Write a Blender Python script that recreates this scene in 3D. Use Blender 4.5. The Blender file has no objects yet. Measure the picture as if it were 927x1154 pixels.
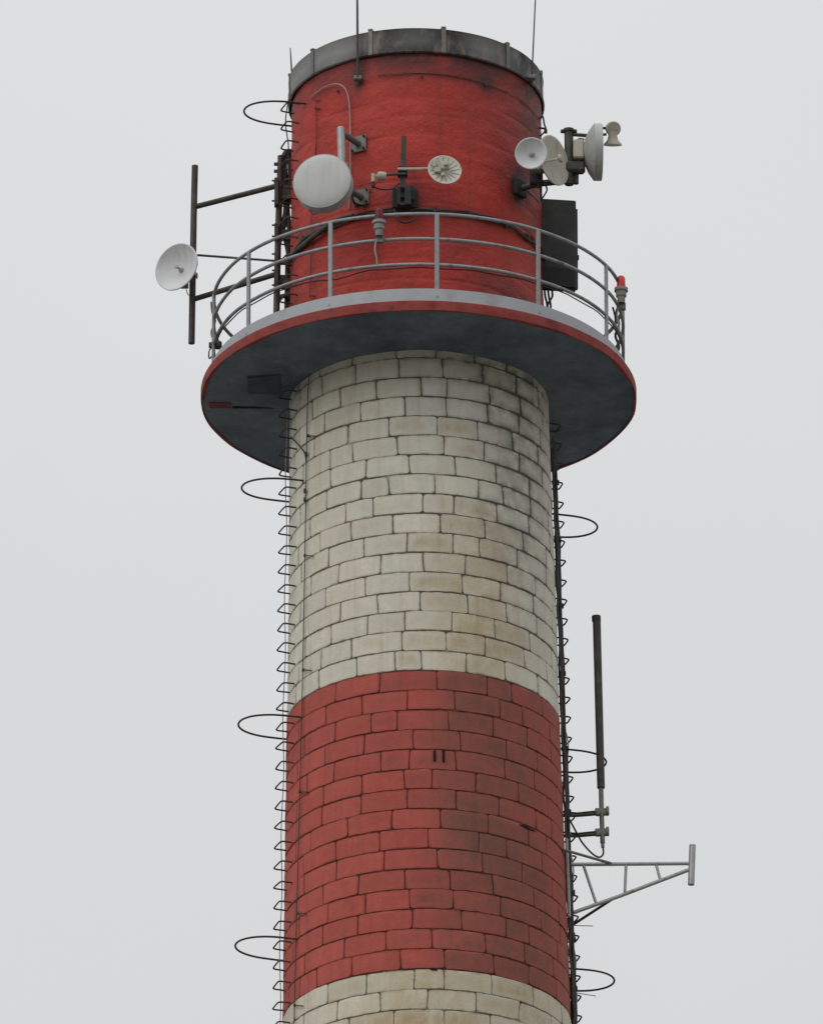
import bpy, math, random
import numpy as np
from mathutils import Vector, Matrix
from mathutils import noise as mnoise
random.seed(7)
R = math.radians

# ------------------------------------------------------------ camera, sky, sun, exposure
scn = bpy.context.scene
FOV = R(4.5); PITCH = R(24.11); FPX = 577.0 / math.tan(FOV / 2)
CAM = Vector((0.0, -144.2, 1.6))
cd = bpy.data.cameras.new("Camera"); cam = bpy.data.objects.new("Camera", cd)
scn.collection.objects.link(cam)
cam.location = CAM; cam.rotation_euler = (R(90) + PITCH, 0, 0)
cd.sensor_fit = 'VERTICAL'; cd.angle = FOV; cd.clip_start = 1.0; cd.clip_end = 9000
scn.camera = cam
SUN_EL, SUN_AZ = R(36), R(222)          # azimuth clockwise from +Y: the glow in the cloud is behind the camera, to the left
w = bpy.data.worlds.new("World"); scn.world = w; w.use_nodes = True
wn, wl = w.node_tree.nodes, w.node_tree.links
bg = wn['Background']
sky = wn.new('ShaderNodeTexSky'); sky.sky_type = 'NISHITA'; sky.sun_disc = False
sky.sun_elevation = SUN_EL; sky.sun_rotation = SUN_AZ; sky.air_density = 1.0; sky.dust_density = 6
hs = wn.new('ShaderNodeHueSaturation'); hs.inputs['Saturation'].default_value = 0.15
wl.new(sky.outputs[0], hs.inputs['Color'])
# overcast cloud layer: luminance grows from the horizon to the zenith
tc = wn.new('ShaderNodeTexCoord'); sx = wn.new('ShaderNodeSeparateXYZ'); wl.new(tc.outputs['Generated'], sx.inputs[0])
cr = wn.new('ShaderNodeValToRGB'); wl.new(sx.outputs['Z'], cr.inputs[0])
e = cr.color_ramp.elements
e[0].position = 0.0; e[0].color = (5.25, 5.30, 5.38, 1)
e[1].position = 1.0; e[1].color = (17, 17.1, 17.4, 1)
m_ = e.new(0.30); m_.color = (6.48, 6.54, 6.64, 1)
m_ = e.new(0.55); m_.color = (8.05, 8.15, 8.3, 1)
nz = wn.new('ShaderNodeTexNoise'); nz.inputs['Scale'].default_value = 9; nz.inputs['Detail'].default_value = 4
wl.new(tc.outputs['Generated'], nz.inputs['Vector'])
mr = wn.new('ShaderNodeMapRange'); mr.inputs['To Min'].default_value = 0.975; mr.inputs['To Max'].default_value = 1.025
mr.inputs['From Min'].default_value = .3; mr.inputs['From Max'].default_value = .7
wl.new(nz.outputs[0], mr.inputs['Value'])
vm = wn.new('ShaderNodeVectorMath'); vm.operation = 'SCALE'; wl.new(cr.outputs[0], vm.inputs[0]); wl.new(mr.outputs[0], vm.inputs['Scale'])
mx = wn.new('ShaderNodeMix'); mx.data_type = 'RGBA'; mx.inputs['Factor'].default_value = 0.97
wl.new(hs.outputs[0], mx.inputs[6]); wl.new(vm.outputs[0], mx.inputs[7]); wl.new(mx.outputs[2], bg.inputs['Color'])
bg.inputs['Strength'].default_value = 0.10
sd = bpy.data.lights.new("Sun", 'SUN'); so = bpy.data.objects.new("Sun", sd); scn.collection.objects.link(so)
sd.energy = 0.9; sd.angle = R(50); sd.color = (1.0, 0.985, 0.96)
sdir = Vector((math.sin(SUN_AZ) * math.cos(SUN_EL), math.cos(SUN_AZ) * math.cos(SUN_EL), math.sin(SUN_EL)))
so.rotation_euler = (-sdir).to_track_quat('-Z', 'Y').to_euler()
so.location = (-60, -60, 120)
scn.view_settings.view_transform = 'Standard'; scn.view_settings.look = 'None'
scn.view_settings.exposure = 0.0; scn.view_settings.gamma = 1.0
scn.render.engine = 'CYCLES'

# ------------------------------------------------------------ measuring: a sight line of the photo met with a real plane y = Y
def P(px, py, Y):
    u = px - 463.5; v = 577.0 - py
    d = Vector((u, FPX * math.cos(PITCH) - v * math.sin(PITCH), FPX * math.sin(PITCH) + v * math.cos(PITCH)))
    t = (Y - CAM.y) / d.y
    return CAM + d * t
_lv = [(-200, 463.0, 138.5), (120, 469.0, 140.5), (330, 469.2, 142.0), (450, 472.0, 145.5), (640, 475, 149.5), (800, 476.6, 153.2), (1000, 479, 158.6), (1140, 480.6, 161.6)]
_z, _c, _r = [], [], []
for y, c, a in _lv:
    p = P(c, y, 0); dist = (p - CAM).length
    _z.append(p.z); _c.append(p.x); _r.append(a * dist / FPX)
def _interp(z, arr):
    zs = _z
    if z >= zs[0]: i = 0
    elif z <= zs[-1]: i = len(zs) - 2
    else: i = next(k for k in range(len(zs) - 1) if zs[k] >= z >= zs[k + 1])
    t = (z - zs[i]) / (zs[i + 1] - zs[i])
    return arr[i] + t * (arr[i + 1] - arr[i])
def rad(z):
    if z < _z[-1]: return _r[-1] + (_z[-1] - z) * 0.0185
    return _interp(z, _r)
def cx(z):
    if z < _z[-1]: return _c[-1] + (_z[-1] - z) * 0.004
    return _interp(z, _c)
def S(px, py, off=0.0):                      # the point of the stack's front face on that sight line, off metres proud of it
    Y = -1.0
    for _ in range(12):
        p = P(px, py, Y); r = rad(p.z) + off; dx = p.x - cx(p.z)
        Y = 0.5 * Y - 0.5 * math.sqrt(max(r * r - dx * dx, 0.0))
    return P(px, py, Y)
def cyl(theta, z, off=0.0):                  # theta in degrees: 0 faces the camera, +90 right, -90 left
    r = rad(z) + off
    return Vector((cx(z) + r * math.sin(R(theta)), -r * math.cos(R(theta)), z))
PX = 0.0108

# ------------------------------------------------------------ materials
def newmat(name):
    m = bpy.data.materials.new(name); m.use_nodes = True
    return m, m.node_tree.nodes, m.node_tree.links, m.node_tree.nodes['Principled BSDF']
class G:
    def __init__(s, name):
        s.m, s.n, s.l, s.b = newmat(name); s.tc = s.n.new('ShaderNodeTexCoord')
    def noise(s, scale, detail=5, rough=.55, vec=None, stretch=None, dist=0):
        nd = s.n.new('ShaderNodeTexNoise'); nd.inputs['Scale'].default_value = scale
        nd.inputs['Detail'].default_value = detail; nd.inputs['Roughness'].default_value = rough; nd.inputs['Distortion'].default_value = dist
        v = vec or s.tc.outputs['Object']
        if stretch:
            mp = s.n.new('ShaderNodeMapping'); mp.inputs['Scale'].default_value = stretch; s.l.new(v, mp.inputs[0]); v = mp.outputs[0]
        s.l.new(v, nd.inputs['Vector']); return nd.outputs[0]
    def rng(s, v, a, b, c=0., d=1., smooth=True):
        r = s.n.new('ShaderNodeMapRange'); r.interpolation_type = 'SMOOTHSTEP' if smooth else 'LINEAR'
        for k, x in zip(('From Min', 'From Max', 'To Min', 'To Max'), (a, b, c, d)): r.inputs[k].default_value = x
        s.l.new(v, r.inputs['Value']); return r.outputs[0]
    def mul(s, a, b, op='MULTIPLY', clamp=False):
        r = s.n.new('ShaderNodeMath'); r.operation = op; r.use_clamp = clamp
        for i, x in enumerate((a, b)):
            if isinstance(x, (int, float)): r.inputs[i].default_value = x
            else: s.l.new(x, r.inputs[i])
        return r.outputs[0]
    def mix(s, f, a, b, mode='MIX'):
        r = s.n.new('ShaderNodeMix'); r.data_type = 'RGBA'; r.blend_type = mode
        for k, x in ((0, f), (6, a), (7, b)):
            if isinstance(x, (int, float)): r.inputs[k].default_value = x
            elif isinstance(x, tuple): r.inputs[k].default_value = (*x, 1)
            else: s.l.new(x, r.inputs[k])
        return r.outputs[2]
    def val(s, col, v):                        # colour times a value
        r = s.n.new('ShaderNodeVectorMath'); r.operation = 'SCALE'
        if isinstance(col, tuple): r.inputs[0].default_value = col
        else: s.l.new(col, r.inputs[0])
        s.l.new(v, r.inputs['Scale']); return r.outputs[0]
    def attr(s, name):
        a = s.n.new('ShaderNodeAttribute'); a.attribute_name = name; return a.outputs['Fac']
    def bump(s, h, strength=.3, dist=.01):
        b = s.n.new('ShaderNodeBump'); b.inputs['Strength'].default_value = strength; b.inputs['Distance'].default_value = dist
        s.l.new(h, b.inputs['Height']); s.l.new(b.outputs[0], s.b.inputs['Normal'])
    def done(s, col, rough=.8, metal=0., spec=.3):
        if isinstance(col, tuple): s.b.inputs['Base Color'].default_value = (*col, 1)
        else: s.l.new(col, s.b.inputs['Base Color'])
        if isinstance(rough, (int, float)): s.b.inputs['Roughness'].default_value = rough
        else: s.l.new(rough, s.b.inputs['Roughness'])
        s.b.inputs['Metallic'].default_value = metal; s.b.inputs['Specular IOR Level'].default_value = spec
        return s.m
def simple(name, col, rough=.6, metal=0., var=.25, dirt=None, scale=6., spec=.3, bump=.15):
    g = G(name)
    n = g.noise(scale, 6, .6); f = g.noise(scale * 9, 3)
    c = g.val(col, g.rng(n, .25, .75, 1 - var, 1 + var, False))
    if dirt: c = g.mix(g.rng(n, .5, .72), c, dirt)
    g.bump(f, bump, .004)
    return g.done(c, rough, metal, spec)
def block_paint(name, base, stain, dark, edgecol, stain_amt, zonecol, zone_amt):
    g = G(name)
    n1 = g.noise(.9, 6, .6); n2 = g.noise(6.5, 6, .65); n3 = g.noise(38, 4, .6)
    st = g.noise(5.0, 5, .6, stretch=(3.2, 3.2, .7)); spk = g.noise(90, 2)
    c = g.val(base, g.mul(g.attr('tint'), g.rng(n1, .3, .7, .90, 1.06, False)))
    c = g.val(c, g.rng(n2, .25, .75, .86, 1.10, False))
    c = g.val(c, g.rng(st, .3, .7, .93, 1.06, False))
    zn = g.mul(g.attr('zone'), g.rng(g.mul(n1, n2, 'ADD'), .75, 1.15, .35, 1.0))
    c = g.mix(g.mul(zn, zone_amt, clamp=True), c, zonecol)
    s_ = g.mul(g.attr('stain'), g.rng(g.mul(g.noise(2.7, 4, .5), st, 'ADD'), .60, 1.35))
    c = g.mix(g.mul(s_, stain_amt, clamp=True), c, stain)
    ed = g.mul(g.attr('edge'), g.rng(n2, .40, .66, .05, .8))
    c = g.mix(ed, c, edgecol)
    so_ = g.mul(g.attr('soot_dark'), g.rng(g.mul(n1, n2, 'ADD'), .80, 1.30, .04, .62))
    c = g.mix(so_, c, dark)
    hl = g.mul(g.mul(g.attr('halo'), g.attr('soot_dark')), g.rng(n2, .32, .55))
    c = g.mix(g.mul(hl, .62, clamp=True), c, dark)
    run_ = g.noise(1.0, 5, .6, stretch=(7, 7, .35))
    c = g.mix(g.mul(g.rng(run_, .50, .74), g.rng(n1, .35, .6, .12, .5)), c, stain)
    c = g.mix(g.mul(g.rng(spk, .66, .72), .45), c, edgecol)
    g.bump(g.mul(g.mul(n3, .6), g.mul(n2, 1.2), 'ADD'), .55, .012)
    return g.done(c, .86, 0, .2)
def mortar(name, base, dark):
    g = G(name)
    n = g.noise(2.6, 5, .6); n2 = g.noise(14, 4)
    f = g.rng(g.mul(g.mul(n, g.mul(n2, .35), 'ADD'), g.mul(g.attr('soot_dark'), .25), 'ADD'), .47, .66)
    c = g.mix(f, base, dark); g.bump(n2, .8, .01)
    return g.done(c, .95, 0, .1)
M = {}
M['white'] = block_paint('white_paint', (.60, .58, .51), (.31, .225, .12), (.085, .083, .08), (.27, .235, .175), .8, (.42, .345, .215), .85)
M['red'] = block_paint('red_paint', (.40, .088, .070), (.14, .062, .048), (.06, .025, .022), (.19, .050, .040), .7, (.185, .078, .060), 1.0)
M['wmortar'] = mortar('white_joint', (.38, .35, .28), (.10, .085, .065))
M['rmortar'] = mortar('red_joint', (.22, .050, .040), (.070, .028, .022))
# smooth red render of the crown
g = G('red_render')
n1 = g.noise(.8, 6, .6); n2 = g.noise(5, 7, .65); n3 = g.noise(30, 4); nh = g.noise(1.5, 6, .6, stretch=(1, 1, 5), dist=.6)
c = g.mix(g.rng(n1, .35, .65), (.43, .034, .021), (.34, .026, .018))
c = g.val(c, g.rng(n2, .25, .75, .84, 1.12, False)); c = g.val(c, g.rng(nh, .3, .7, .87, 1.08, False))
c = g.mix(g.mul(g.rng(g.mul(n2, nh, 'ADD'), 1.12, 1.3), .45), c, (.15, .022, .02))
rn = g.noise(1.0, 5, .6, stretch=(6, 6, .35)); c = g.mix(g.mul(g.rng(rn, .50, .75), .45), c, (.16, .026, .022))
pl_ = g.noise(3.2, 8, .75); c = g.mix(g.mul(g.rng(pl_, .66, .70), .6), c, (.22, .05, .035))
ck = g.n.new('ShaderNodeTexVoronoi'); ck.feature = 'DISTANCE_TO_EDGE'; ck.inputs['Scale'].default_value = 1.1
mp = g.n.new('ShaderNodeMapping'); mp.inputs['Scale'].default_value = (1, 1, 2.6); wv = g.mix(.18, g.tc.outputs['Object'], g.n.new('ShaderNodeTexNoise').outputs['Color'])
g.l.new(wv, mp.inputs[0]); g.l.new(mp.outputs[0], ck.inputs['Vector'])
crk = g.mul(g.rng(ck.outputs['Distance'], .004, .02, 1, 0), g.rng(n1, .46, .6))
c = g.mix(g.mul(crk, .5), c, (.13, .02, .018))
c = g.mix(g.mul(g.attr('soot_dark'), g.rng(g.mul(n1, n2, 'ADD'), .62, 1.08, .25, 1.0)), c, (.040, .018, .018))
g.bump(g.mul(g.mul(n3, .6), g.mul(n2, 1.), 'ADD'), .7, .022)
M['render'] = g.done(c, .62, 0, .3)
# sooty galvanised collar
g = G('sooty_galvanised')
n1 = g.noise(1.6, 6, .6); n2 = g.noise(8, 6, .7, stretch=(1, 1, .5)); n3 = g.noise(40, 3)
c = g.val((.25, .25, .243), g.rng(n2, .2, .8, .7, 1.3, False))
c = g.mix(g.mul(g.attr('soot_dark'), g.rng(g.mul(n1, n2, 'ADD'), .60, 1.02, .1, 1.0)), c, (.030, .029, .029))
c = g.mix(g.rng(g.mul(n1, n2, 'ADD'), 1.0, 1.3, 0, .7), c, (.20, .155, .125))
g.bump(n3, .2, .004)
M['collar'] = g.done(c, .55, .35, .4)
# platform underside / concrete painted slate blue
g = G('slate_blue_soffit')
n1 = g.noise(.9, 6, .62); n2 = g.noise(5, 7, .7); n3 = g.noise(25, 4)
c = g.mix(g.rng(n1, .35, .68), (.105, .140, .195), (.145, .168, .20))
c = g.mix(g.mul(g.mul(g.rng(n1, .54, .34), g.rng(n2, .3, .6)), .7), c, (.05, .06, .075))
c = g.val(c, g.rng(n2, .25, .75, .72, 1.25, False))
c = g.mix(g.rng(g.mul(n2, n3, 'ADD'), 1.2, 1.3, 0, .7), c, (.25, .22, .19))
g.bump(n2, .6, .02)
M['soffit'] = g.done(c, .85, 0, .2)
M['patch'] = simple('faded_red_patch', (.16, .045, .045), .9, 0, .5, (.07, .06, .07), 7)
M['slate2'] = simple('dark_slate', (.05, .065, .085), .85, 0, .4, (.07, .085, .10), 3)
M['rim_red'] = simple('slab_edge_red', (.25, .048, .042), .85, 0, .45, (.085, .035, .032), 4.5)
M['toe'] = simple('toe_board_grey', (.34, .36, .385), .6, .1, .12, (.27, .28, .29), 2.2)
M['rail'] = simple('rail_grey', (.25, .265, .275), .55, .2, .28, (.13, .11, .10), 5)
M['rust'] = simple('rusted_iron', (.060, .047, .040), .85, .1, .5, (.10, .055, .035), 9)
M['black'] = simple('black_cable', (.022, .022, .023), .6, 0, .3, None, 6)
M['redcable'] = simple('cable_overpainted', (.075, .022, .018), .7, 0, .5, (.03, .022, .02), 5)
M['dpipe'] = simple('brown_black_pipe', (.050, .043, .037), .6, .1, .4, (.075, .065, .05), 7)
M['dgreen'] = simple('dark_steel', (.045, .045, .040), .6, .2, .4, (.08, .075, .06), 6)
M['galv'] = simple('galvanised', (.34, .35, .35), .45, .45, .25, (.24, .22, .19), 7)
M['galvdark'] = simple('weathered_galvanised', (.17, .17, .155), .6, .3, .4, (.08, .065, .045), 9)
def grimy(name, col, grime, amt=.5, rough=.5):
    g = G(name); n = g.noise(5, 5, .6); r_ = g.noise(1.0, 5, .6, stretch=(14, 14, 1.6))
    c = g.val(col, g.rng(n, .25, .75, .93, 1.05, False)); c = g.mix(g.mul(g.rng(r_, .5, .75), amt), c, grime)
    c = g.mix(g.mul(g.rng(g.noise(60, 2), .68, .74), .5), c, grime); return g.done(c, rough, 0, .35)
M['dish'] = grimy('dish_white', (.56, .565, .58), (.36, .35, .33), .4)
M['dishgrey'] = grimy('dish_aged_white', (.44, .42, .36), (.24, .21, .16), .6, .6)
M['dishpale'] = simple('dish_pale', (.52, .50, .44), .6, 0, .12, (.36, .33, .26), 9, .3, .1)
M['radome'] = grimy('radome_grey', (.46, .465, .45), (.33, .33, .31), .45, .55)
M['shroud'] = grimy('shroud_grey', (.36, .37, .36), (.20, .20, .19), .5, .55)
M['house'] = simple('housing_grey', (.22, .22, .215), .6, .0, .25, (.12, .11, .10), 9)
M['feed'] = simple('feed_cream', (.40, .375, .31), .55, 0, .15, (.33, .29, .22), 9)
M['panel'] = simple('panel_charcoal', (.030, .033, .032), .7, 0, .35, (.05, .052, .046), 3.5)
M['panelback'] = simple('panel_black', (.014, .014, .015), .7, 0, .3, None, 5)
g = G('red_lens'); M['lens'] = g.done((.50, .012, .012), .3, 0, .4)
g = G('dark_red_lens'); M['lens2'] = g.done((.10, .005, .008), .5, 0, .25)
M['wire'] = simple('pale_wire', (.30, .28, .27), .6, .2, .2, None, 5)
M['flue'] = simple('sooty_flue', (.03, .028, .026), .95, 0, .4, None, 2)
M['hole'] = simple('hole_black', (.010, .008, .008), 1, 0, .3, None, 8)
M['ground'] = simple('ground_soil', (.17, .165, .14), .95, 0, .35, (.09, .11, .05), .06)

# ------------------------------------------------------------ mesh helpers
WL = {}
def org(o): return WL.get(o.name, Vector((0, 0, 0))) if o else Vector((0, 0, 0))
class MB:
    def __init__(s): s.v = []; s.f = []; s.mi = []; s.att = {}
    def add(s, vs, fs, mi=0):
        b = len(s.v); s.v += [tuple(v) for v in vs]; s.f += [tuple(i + b for i in f) for f in fs]; s.mi += [mi] * len(fs)
        return s
    def box(s, c, size, rot=None, bev=.0):
        hx, hy, hz = [q / 2 for q in size]; c = Vector(c)
        b = min(bev, hx * .9, hy * .9, hz * .9)
        if b <= 0:
            vs = [Vector((x, y, z)) for x in (-hx, hx) for y in (-hy, hy) for z in (-hz, hz)]
            fs = [(0, 1, 3, 2), (4, 6, 7, 5), (0, 4, 5, 1), (2, 3, 7, 6), (0, 2, 6, 4), (1, 5, 7, 3)]
        else:
            import itertools
            vs = []; idx = {}
            for sx in (-1, 1):
                for sy in (-1, 1):
                    for sz in (-1, 1):
                        for k in range(3):
                            q = [sx * hx, sy * hy, sz * hz]
                            for j in range(3):
                                if j != k: q[j] -= (sx, sy, sz)[j] * b
                            idx[(sx, sy, sz, k)] = len(vs); vs.append(Vector(q))
            fs = []
            for k in range(3):
                a, d = [j for j in range(3) if j != k]
                for sg in (-1, 1):
                    lp = []
                    for (p, q) in ((-1, -1), (1, -1), (1, 1), (-1, 1)):
                        t = [0, 0, 0]; t[k] = sg; t[a] = p; t[d] = q; lp.append(idx[(*t, k)])
                    fs.append(tuple(lp))
                for p in (-1, 1):
                    for q in (-1, 1):
                        t1 = [0, 0, 0]; t1[a] = p; t1[d] = q; t2 = list(t1); t1[k] = -1; t2[k] = 1
                        fs.append((idx[(*t1, a)], idx[(*t2, a)], idx[(*t2, d)], idx[(*t1, d)]))
            for sx in (-1, 1):
                for sy in (-1, 1):
                    for sz in (-1, 1): fs.append(tuple(idx[(sx, sy, sz, k)] for k in range(3)))
        if rot is not None: vs = [rot @ v for v in vs]
        return s.add([v + c for v in vs], fs)
    def tube(s, pts, r, n=10, caps=True, closed=False):
        pts = [Vector(p) for p in pts]; m = len(pts); rr = r if isinstance(r, (list, tuple)) else [r] * m
        ring = []; up = None
        for i, p in enumerate(pts):
            a = pts[(i - 1) % m] if (closed or i > 0) else p; b = pts[(i + 1) % m] if (closed or i < m - 1) else p
            t = (b - a).normalized()
            if up is None: up = t.orthogonal().normalized()
            up = (up - t * up.dot(t)); up = up.normalized() if up.length > 1e-6 else t.orthogonal().normalized()
            q = t.cross(up)
            ring.append([p + (up * math.cos(k * 2 * math.pi / n) + q * math.sin(k * 2 * math.pi / n)) * rr[i] for k in range(n)])
        vs = [v for rg in ring for v in rg]; fs = []
        for i in range(m if closed else m - 1):
            j = (i + 1) % m
            for k in range(n): l = (k + 1) % n; fs.append((i * n + k, i * n + l, j * n + l, j * n + k))
        if caps and not closed: fs.append(tuple(range(n))[::-1]); fs.append(tuple((m - 1) * n + k for k in range(n)))
        return s.add(vs, fs)
    def lathe(s, prof, mat=None, n=40, closed=False, a0=0, a1=360):
        full = abs(a1 - a0) >= 360; cnt = n if full else n + 1
        vs = []; m = len(prof)
        for k in range(cnt):
            a = R(a0 + (a1 - a0) * k / n)
            for (r, z) in prof: vs.append(Vector((r * math.cos(a), r * math.sin(a), z)))
        fs = []
        for k in range(n):
            l = (k + 1) % cnt
            for i in range(m if closed else m - 1):
                j = (i + 1) % m; fs.append((k * m + i, l * m + i, l * m + j, k * m + j))
        if mat is not None: vs = [mat @ v for v in vs]
        return s.add(vs, fs)
    def build(s, name, mat, parent=None, ang=35, origin=None):
        o0 = origin if origin is not None else org(parent)
        me = bpy.data.meshes.new(name)
        me.from_pydata([(v[0] - o0[0], v[1] - o0[1], v[2] - o0[2]) for v in s.v], [], s.f)
        mats = mat if isinstance(mat, (list, tuple)) else [mat]
        for m in mats: me.materials.append(m)
        if any(s.mi): me.polygons.foreach_set('material_index', s.mi)
        for k, a in s.att.items():
            at = me.attributes.new(k, 'FLOAT', 'POINT'); at.data.foreach_set('value', a)
        import bmesh
        bm = bmesh.new(); bm.from_mesh(me)
        if not s.att: bmesh.ops.remove_doubles(bm, verts=bm.verts, dist=1e-6)
        bmesh.ops.recalc_face_normals(bm, faces=bm.faces); bm.to_mesh(me); bm.free()
        me.polygons.foreach_set('use_smooth', [True] * len(me.polygons)); me.set_sharp_from_angle(angle=R(ang))
        o = bpy.data.objects.new(name, me); scn.collection.objects.link(o)
        if parent:
            o.parent = parent; o.location = Vector(o0) - org(parent)
        else: o.location = o0
        WL[o.name] = Vector(o0)
        return o
def thing(name, loc, label, cat, group=None):
    o = bpy.data.objects.new(name, None); o.empty_display_size = .2; scn.collection.objects.link(o)
    o.location = loc; WL[o.name] = Vector(loc); return tag(o, label, cat, group)
def tag(o, label=None, cat=None, group=None, kind=None):
    if label: o['label'] = label
    if cat: o['category'] = cat
    if group: o['group'] = group
    if kind: o['kind'] = kind
    return o
def frame(n, loc):
    n = Vector(n).normalized(); x = Vector((0, 0, 1)).cross(n)
    x = x.normalized() if x.length > 1e-4 else Vector((1, 0, 0)); y = n.cross(x)
    return Matrix.Translation(Vector(loc)) @ Matrix(((x.x, y.x, n.x, 0), (x.y, y.y, n.y, 0), (x.z, y.z, n.z, 0), (0, 0, 0, 1)))
def smooth_path(pts, k=6):
    pts = [Vector(p) for p in pts]; out = []
    for i in range(len(pts) - 1):
        p0 = pts[max(i - 1, 0)]; p1 = pts[i]; p2 = pts[i + 1]; p3 = pts[min(i + 2, len(pts) - 1)]
        for j in range(k):
            t = j / k
            out.append(.5 * ((2 * p1) + (p2 - p0) * t + (2 * p0 - 5 * p1 + 4 * p2 - p3) * t * t + (3 * p1 - p0 - 3 * p2 + p3) * t ** 3))
    out.append(pts[-1]); return out
def sst(a, b, x):
    t = min(max((x - a) / (b - a), 0), 1); return t * t * (3 - 2 * t)

# ------------------------------------------------------------ ground
gm = MB(); N = 24; L = 4000
gv = []; 
for i in range(N + 1):
    for j in range(N + 1):
        x = -L + 2 * L * i / N; y = -L + 2 * L * j / N; gv.append((x, y, 0.0))
gm.add(gv, [(i * (N + 1) + j, (i + 1) * (N + 1) + j, (i + 1) * (N + 1) + j + 1, i * (N + 1) + j + 1) for i in range(N) for j in range(N)])
tag(gm.build('ground', M['ground']), kind='structure')

# ------------------------------------------------------------ chimney
chim = thing('chimney', (cx(0), 0, 0), 'tall round chimney of blocks painted in white and red bands with a smooth red top', 'chimney')
z_b1 = S(476.6, 755).z; z_b2 = S(480, 1092).z; H = (z_b1 - z_b2) / 15
Z_UND = P(471.5, 452, 0).z                # underside of the gallery slab
Z_DECK = Z_UND + .12
z_top = S(469, 60).z                       # foot of the steel collar
def ZONE(tw, z):                               # the weathered, browned side right of the middle
    if z > z_b1: return math.exp(-((tw - 24) / 24) ** 2) * (1 - sst(z_b1 + .8, z_b1 + 3.2, z)) + .25 * math.exp(-((tw + 40) / 25) ** 2)
    if z > z_b2: return sst(-4, 14, tw) * (1 - .55 * sst(38, 75, tw))
    return .35 + .9 * math.exp(-((tw - 14) / 42) ** 2)
def blocks(z0, courses, detail=True, seed=1):
    rnd = random.Random(seed); mb = MB(); ti, st, ed, so_, zo, ha = [], [], [], [], [], []
    GAP = .0034; DEP = .010
    for c in range(courses):
        zb = z0 + c * H; zt = zb + H
        n = 19 if zb > z_b2 - 3 else int(2 * math.pi * rad(zb) / .53)
        ws = [rnd.choice((1, 1, 1, 1.05, .92, 1.12, .62 if rnd.random() < .4 else 1)) * rnd.uniform(.93, 1.07) for _ in range(n)]
        tot = sum(ws); a = rnd.uniform(0, 360 / n) + (180 / n) * (c % 2)
        lean = [rnd.uniform(-.007, .007) for _ in range(n + 1)]; lean[n] = lean[0]
        for k in range(n):
            a1 = a + 360 * ws[k] / tot
            tint = rnd.gauss(1, .035); amt = rnd.random()
            thm = ((a + a1) / 2 + 180) % 360 - 180
            where = math.exp(-((thm - 22) / 34) ** 2)            # weathered side, right of the middle
            low = .55 + .45 * sst(z_b1 + 4.0, z_b1 + .2, zb)
            sval = min(1, max(0, (amt * 1.3 - .25)) * (.25 + 1.2 * where) * (1.7 if zb < z_b2 - .1 else low))
            proud = rnd.uniform(-.004, .005); dz0 = rnd.uniform(-.0045, .0045); dz1 = dz0 + rnd.uniform(-.005, .005)
            nu, nv = (10, 7) if detail else (3, 3)
            rm = rad(zb + H / 2); dl = math.degrees(GAP / rm)
            base = len(mb.v); vs = []
            def dist(i, m, span):               # edge rows close together
                if m < 5: return (0, .06, .94, 1)[i] if m == 3 else i / m
                e = [0, .006 / span, .034 / span]; f = e + [e[2] + (1 - 2 * e[2]) * q / (m - 4) for q in range(1, m - 4)] + [1 - x for x in e[::-1]]
                return f[i]
            wid = R(a1 - a) * rm; rc = rnd.choice((.003, .006, .014))
            gl = [rnd.choice((0, 0, 0, 1)) * rnd.uniform(0, 1) for _ in range(4)]
            for i in range(nu + 1):
                fu = dist(i, nu, wid)
                for j in range(nv + 1):
                    fv = dist(j, nv, H)
                    el = lean[k] * (1 - fu) + lean[k + 1] * fu
                    th = a + dl + (a1 - a - 2 * dl) * fu + math.degrees(el / rm) * (fv - .5) * 2
                    z = zb + GAP + (H - 2 * GAP) * fv + (dz0 * (1 - fu) + dz1 * fu) * (1 if 0 < fv < 1 else 1)
                    eu = min(fu, 1 - fu) * wid; ev = min(fv, 1 - fv) * H
                    dd = min(eu, ev)
                    w1 = mnoise.noise(Vector((th * .16, z * 5.5, seed))) ; w2 = mnoise.noise(Vector((th * .30 + 40, z * 9, seed + 5)))
                    k2 = .008 if detail else 0
                    corner = max(0, 1 - (eu + ev) / .035)
                    off = (-DEP if dd <= 0 else (-.0008 if dd < .02 else 0)) + proud - corner * .003 + (w1 * .004 if dd > 0 else 0)
                    # rounded corners pull in
                    pu = (.5 - fu) * 2 * corner * rc; pv = (.5 - fv) * 2 * corner * rc
                    zz = z + w2 * k2 + pv
                    tw0 = (th + 180) % 360 - 180
                    open_ = .0075 * math.exp(-((tw0 - 50) / 20) ** 2) * sst(Z_UND - 4.4, Z_UND - 1.2, z) * (.6 + .8 * (w1 + .3)) if dd < .02 else 0
                    p = cyl(th + math.degrees((w1 * k2 + pu + (.5 - fu) * 2 * open_) / rm), zz + (.5 - fv) * 2 * open_, off)
                    vs.append(p)
                    ti.append(tint); st.append(sval * sst(.0, .07, dd)); ed.append(1 - sst(0.0, .028, dd))
                    tw = (th + 180) % 360 - 180
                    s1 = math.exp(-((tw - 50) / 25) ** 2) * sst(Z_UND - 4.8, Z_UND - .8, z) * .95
                    s2 = sst(Z_UND - .75, Z_UND, z) * (.55 + .35 * math.sin(R(tw * 3)))  # darker band all round, directly below the slab
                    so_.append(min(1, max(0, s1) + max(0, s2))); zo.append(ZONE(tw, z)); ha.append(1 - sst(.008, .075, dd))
            fs = [(i * (nv + 1) + j, (i + 1) * (nv + 1) + j, (i + 1) * (nv + 1) + j + 1, i * (nv + 1) + j + 1) for i in range(nu) for j in range(nv)]
            mb.add(vs, fs, 0)
            a = a1
    # mortar bed behind the blocks
    n = 160; ms = courses * 2 + 1; vs = []
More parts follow.
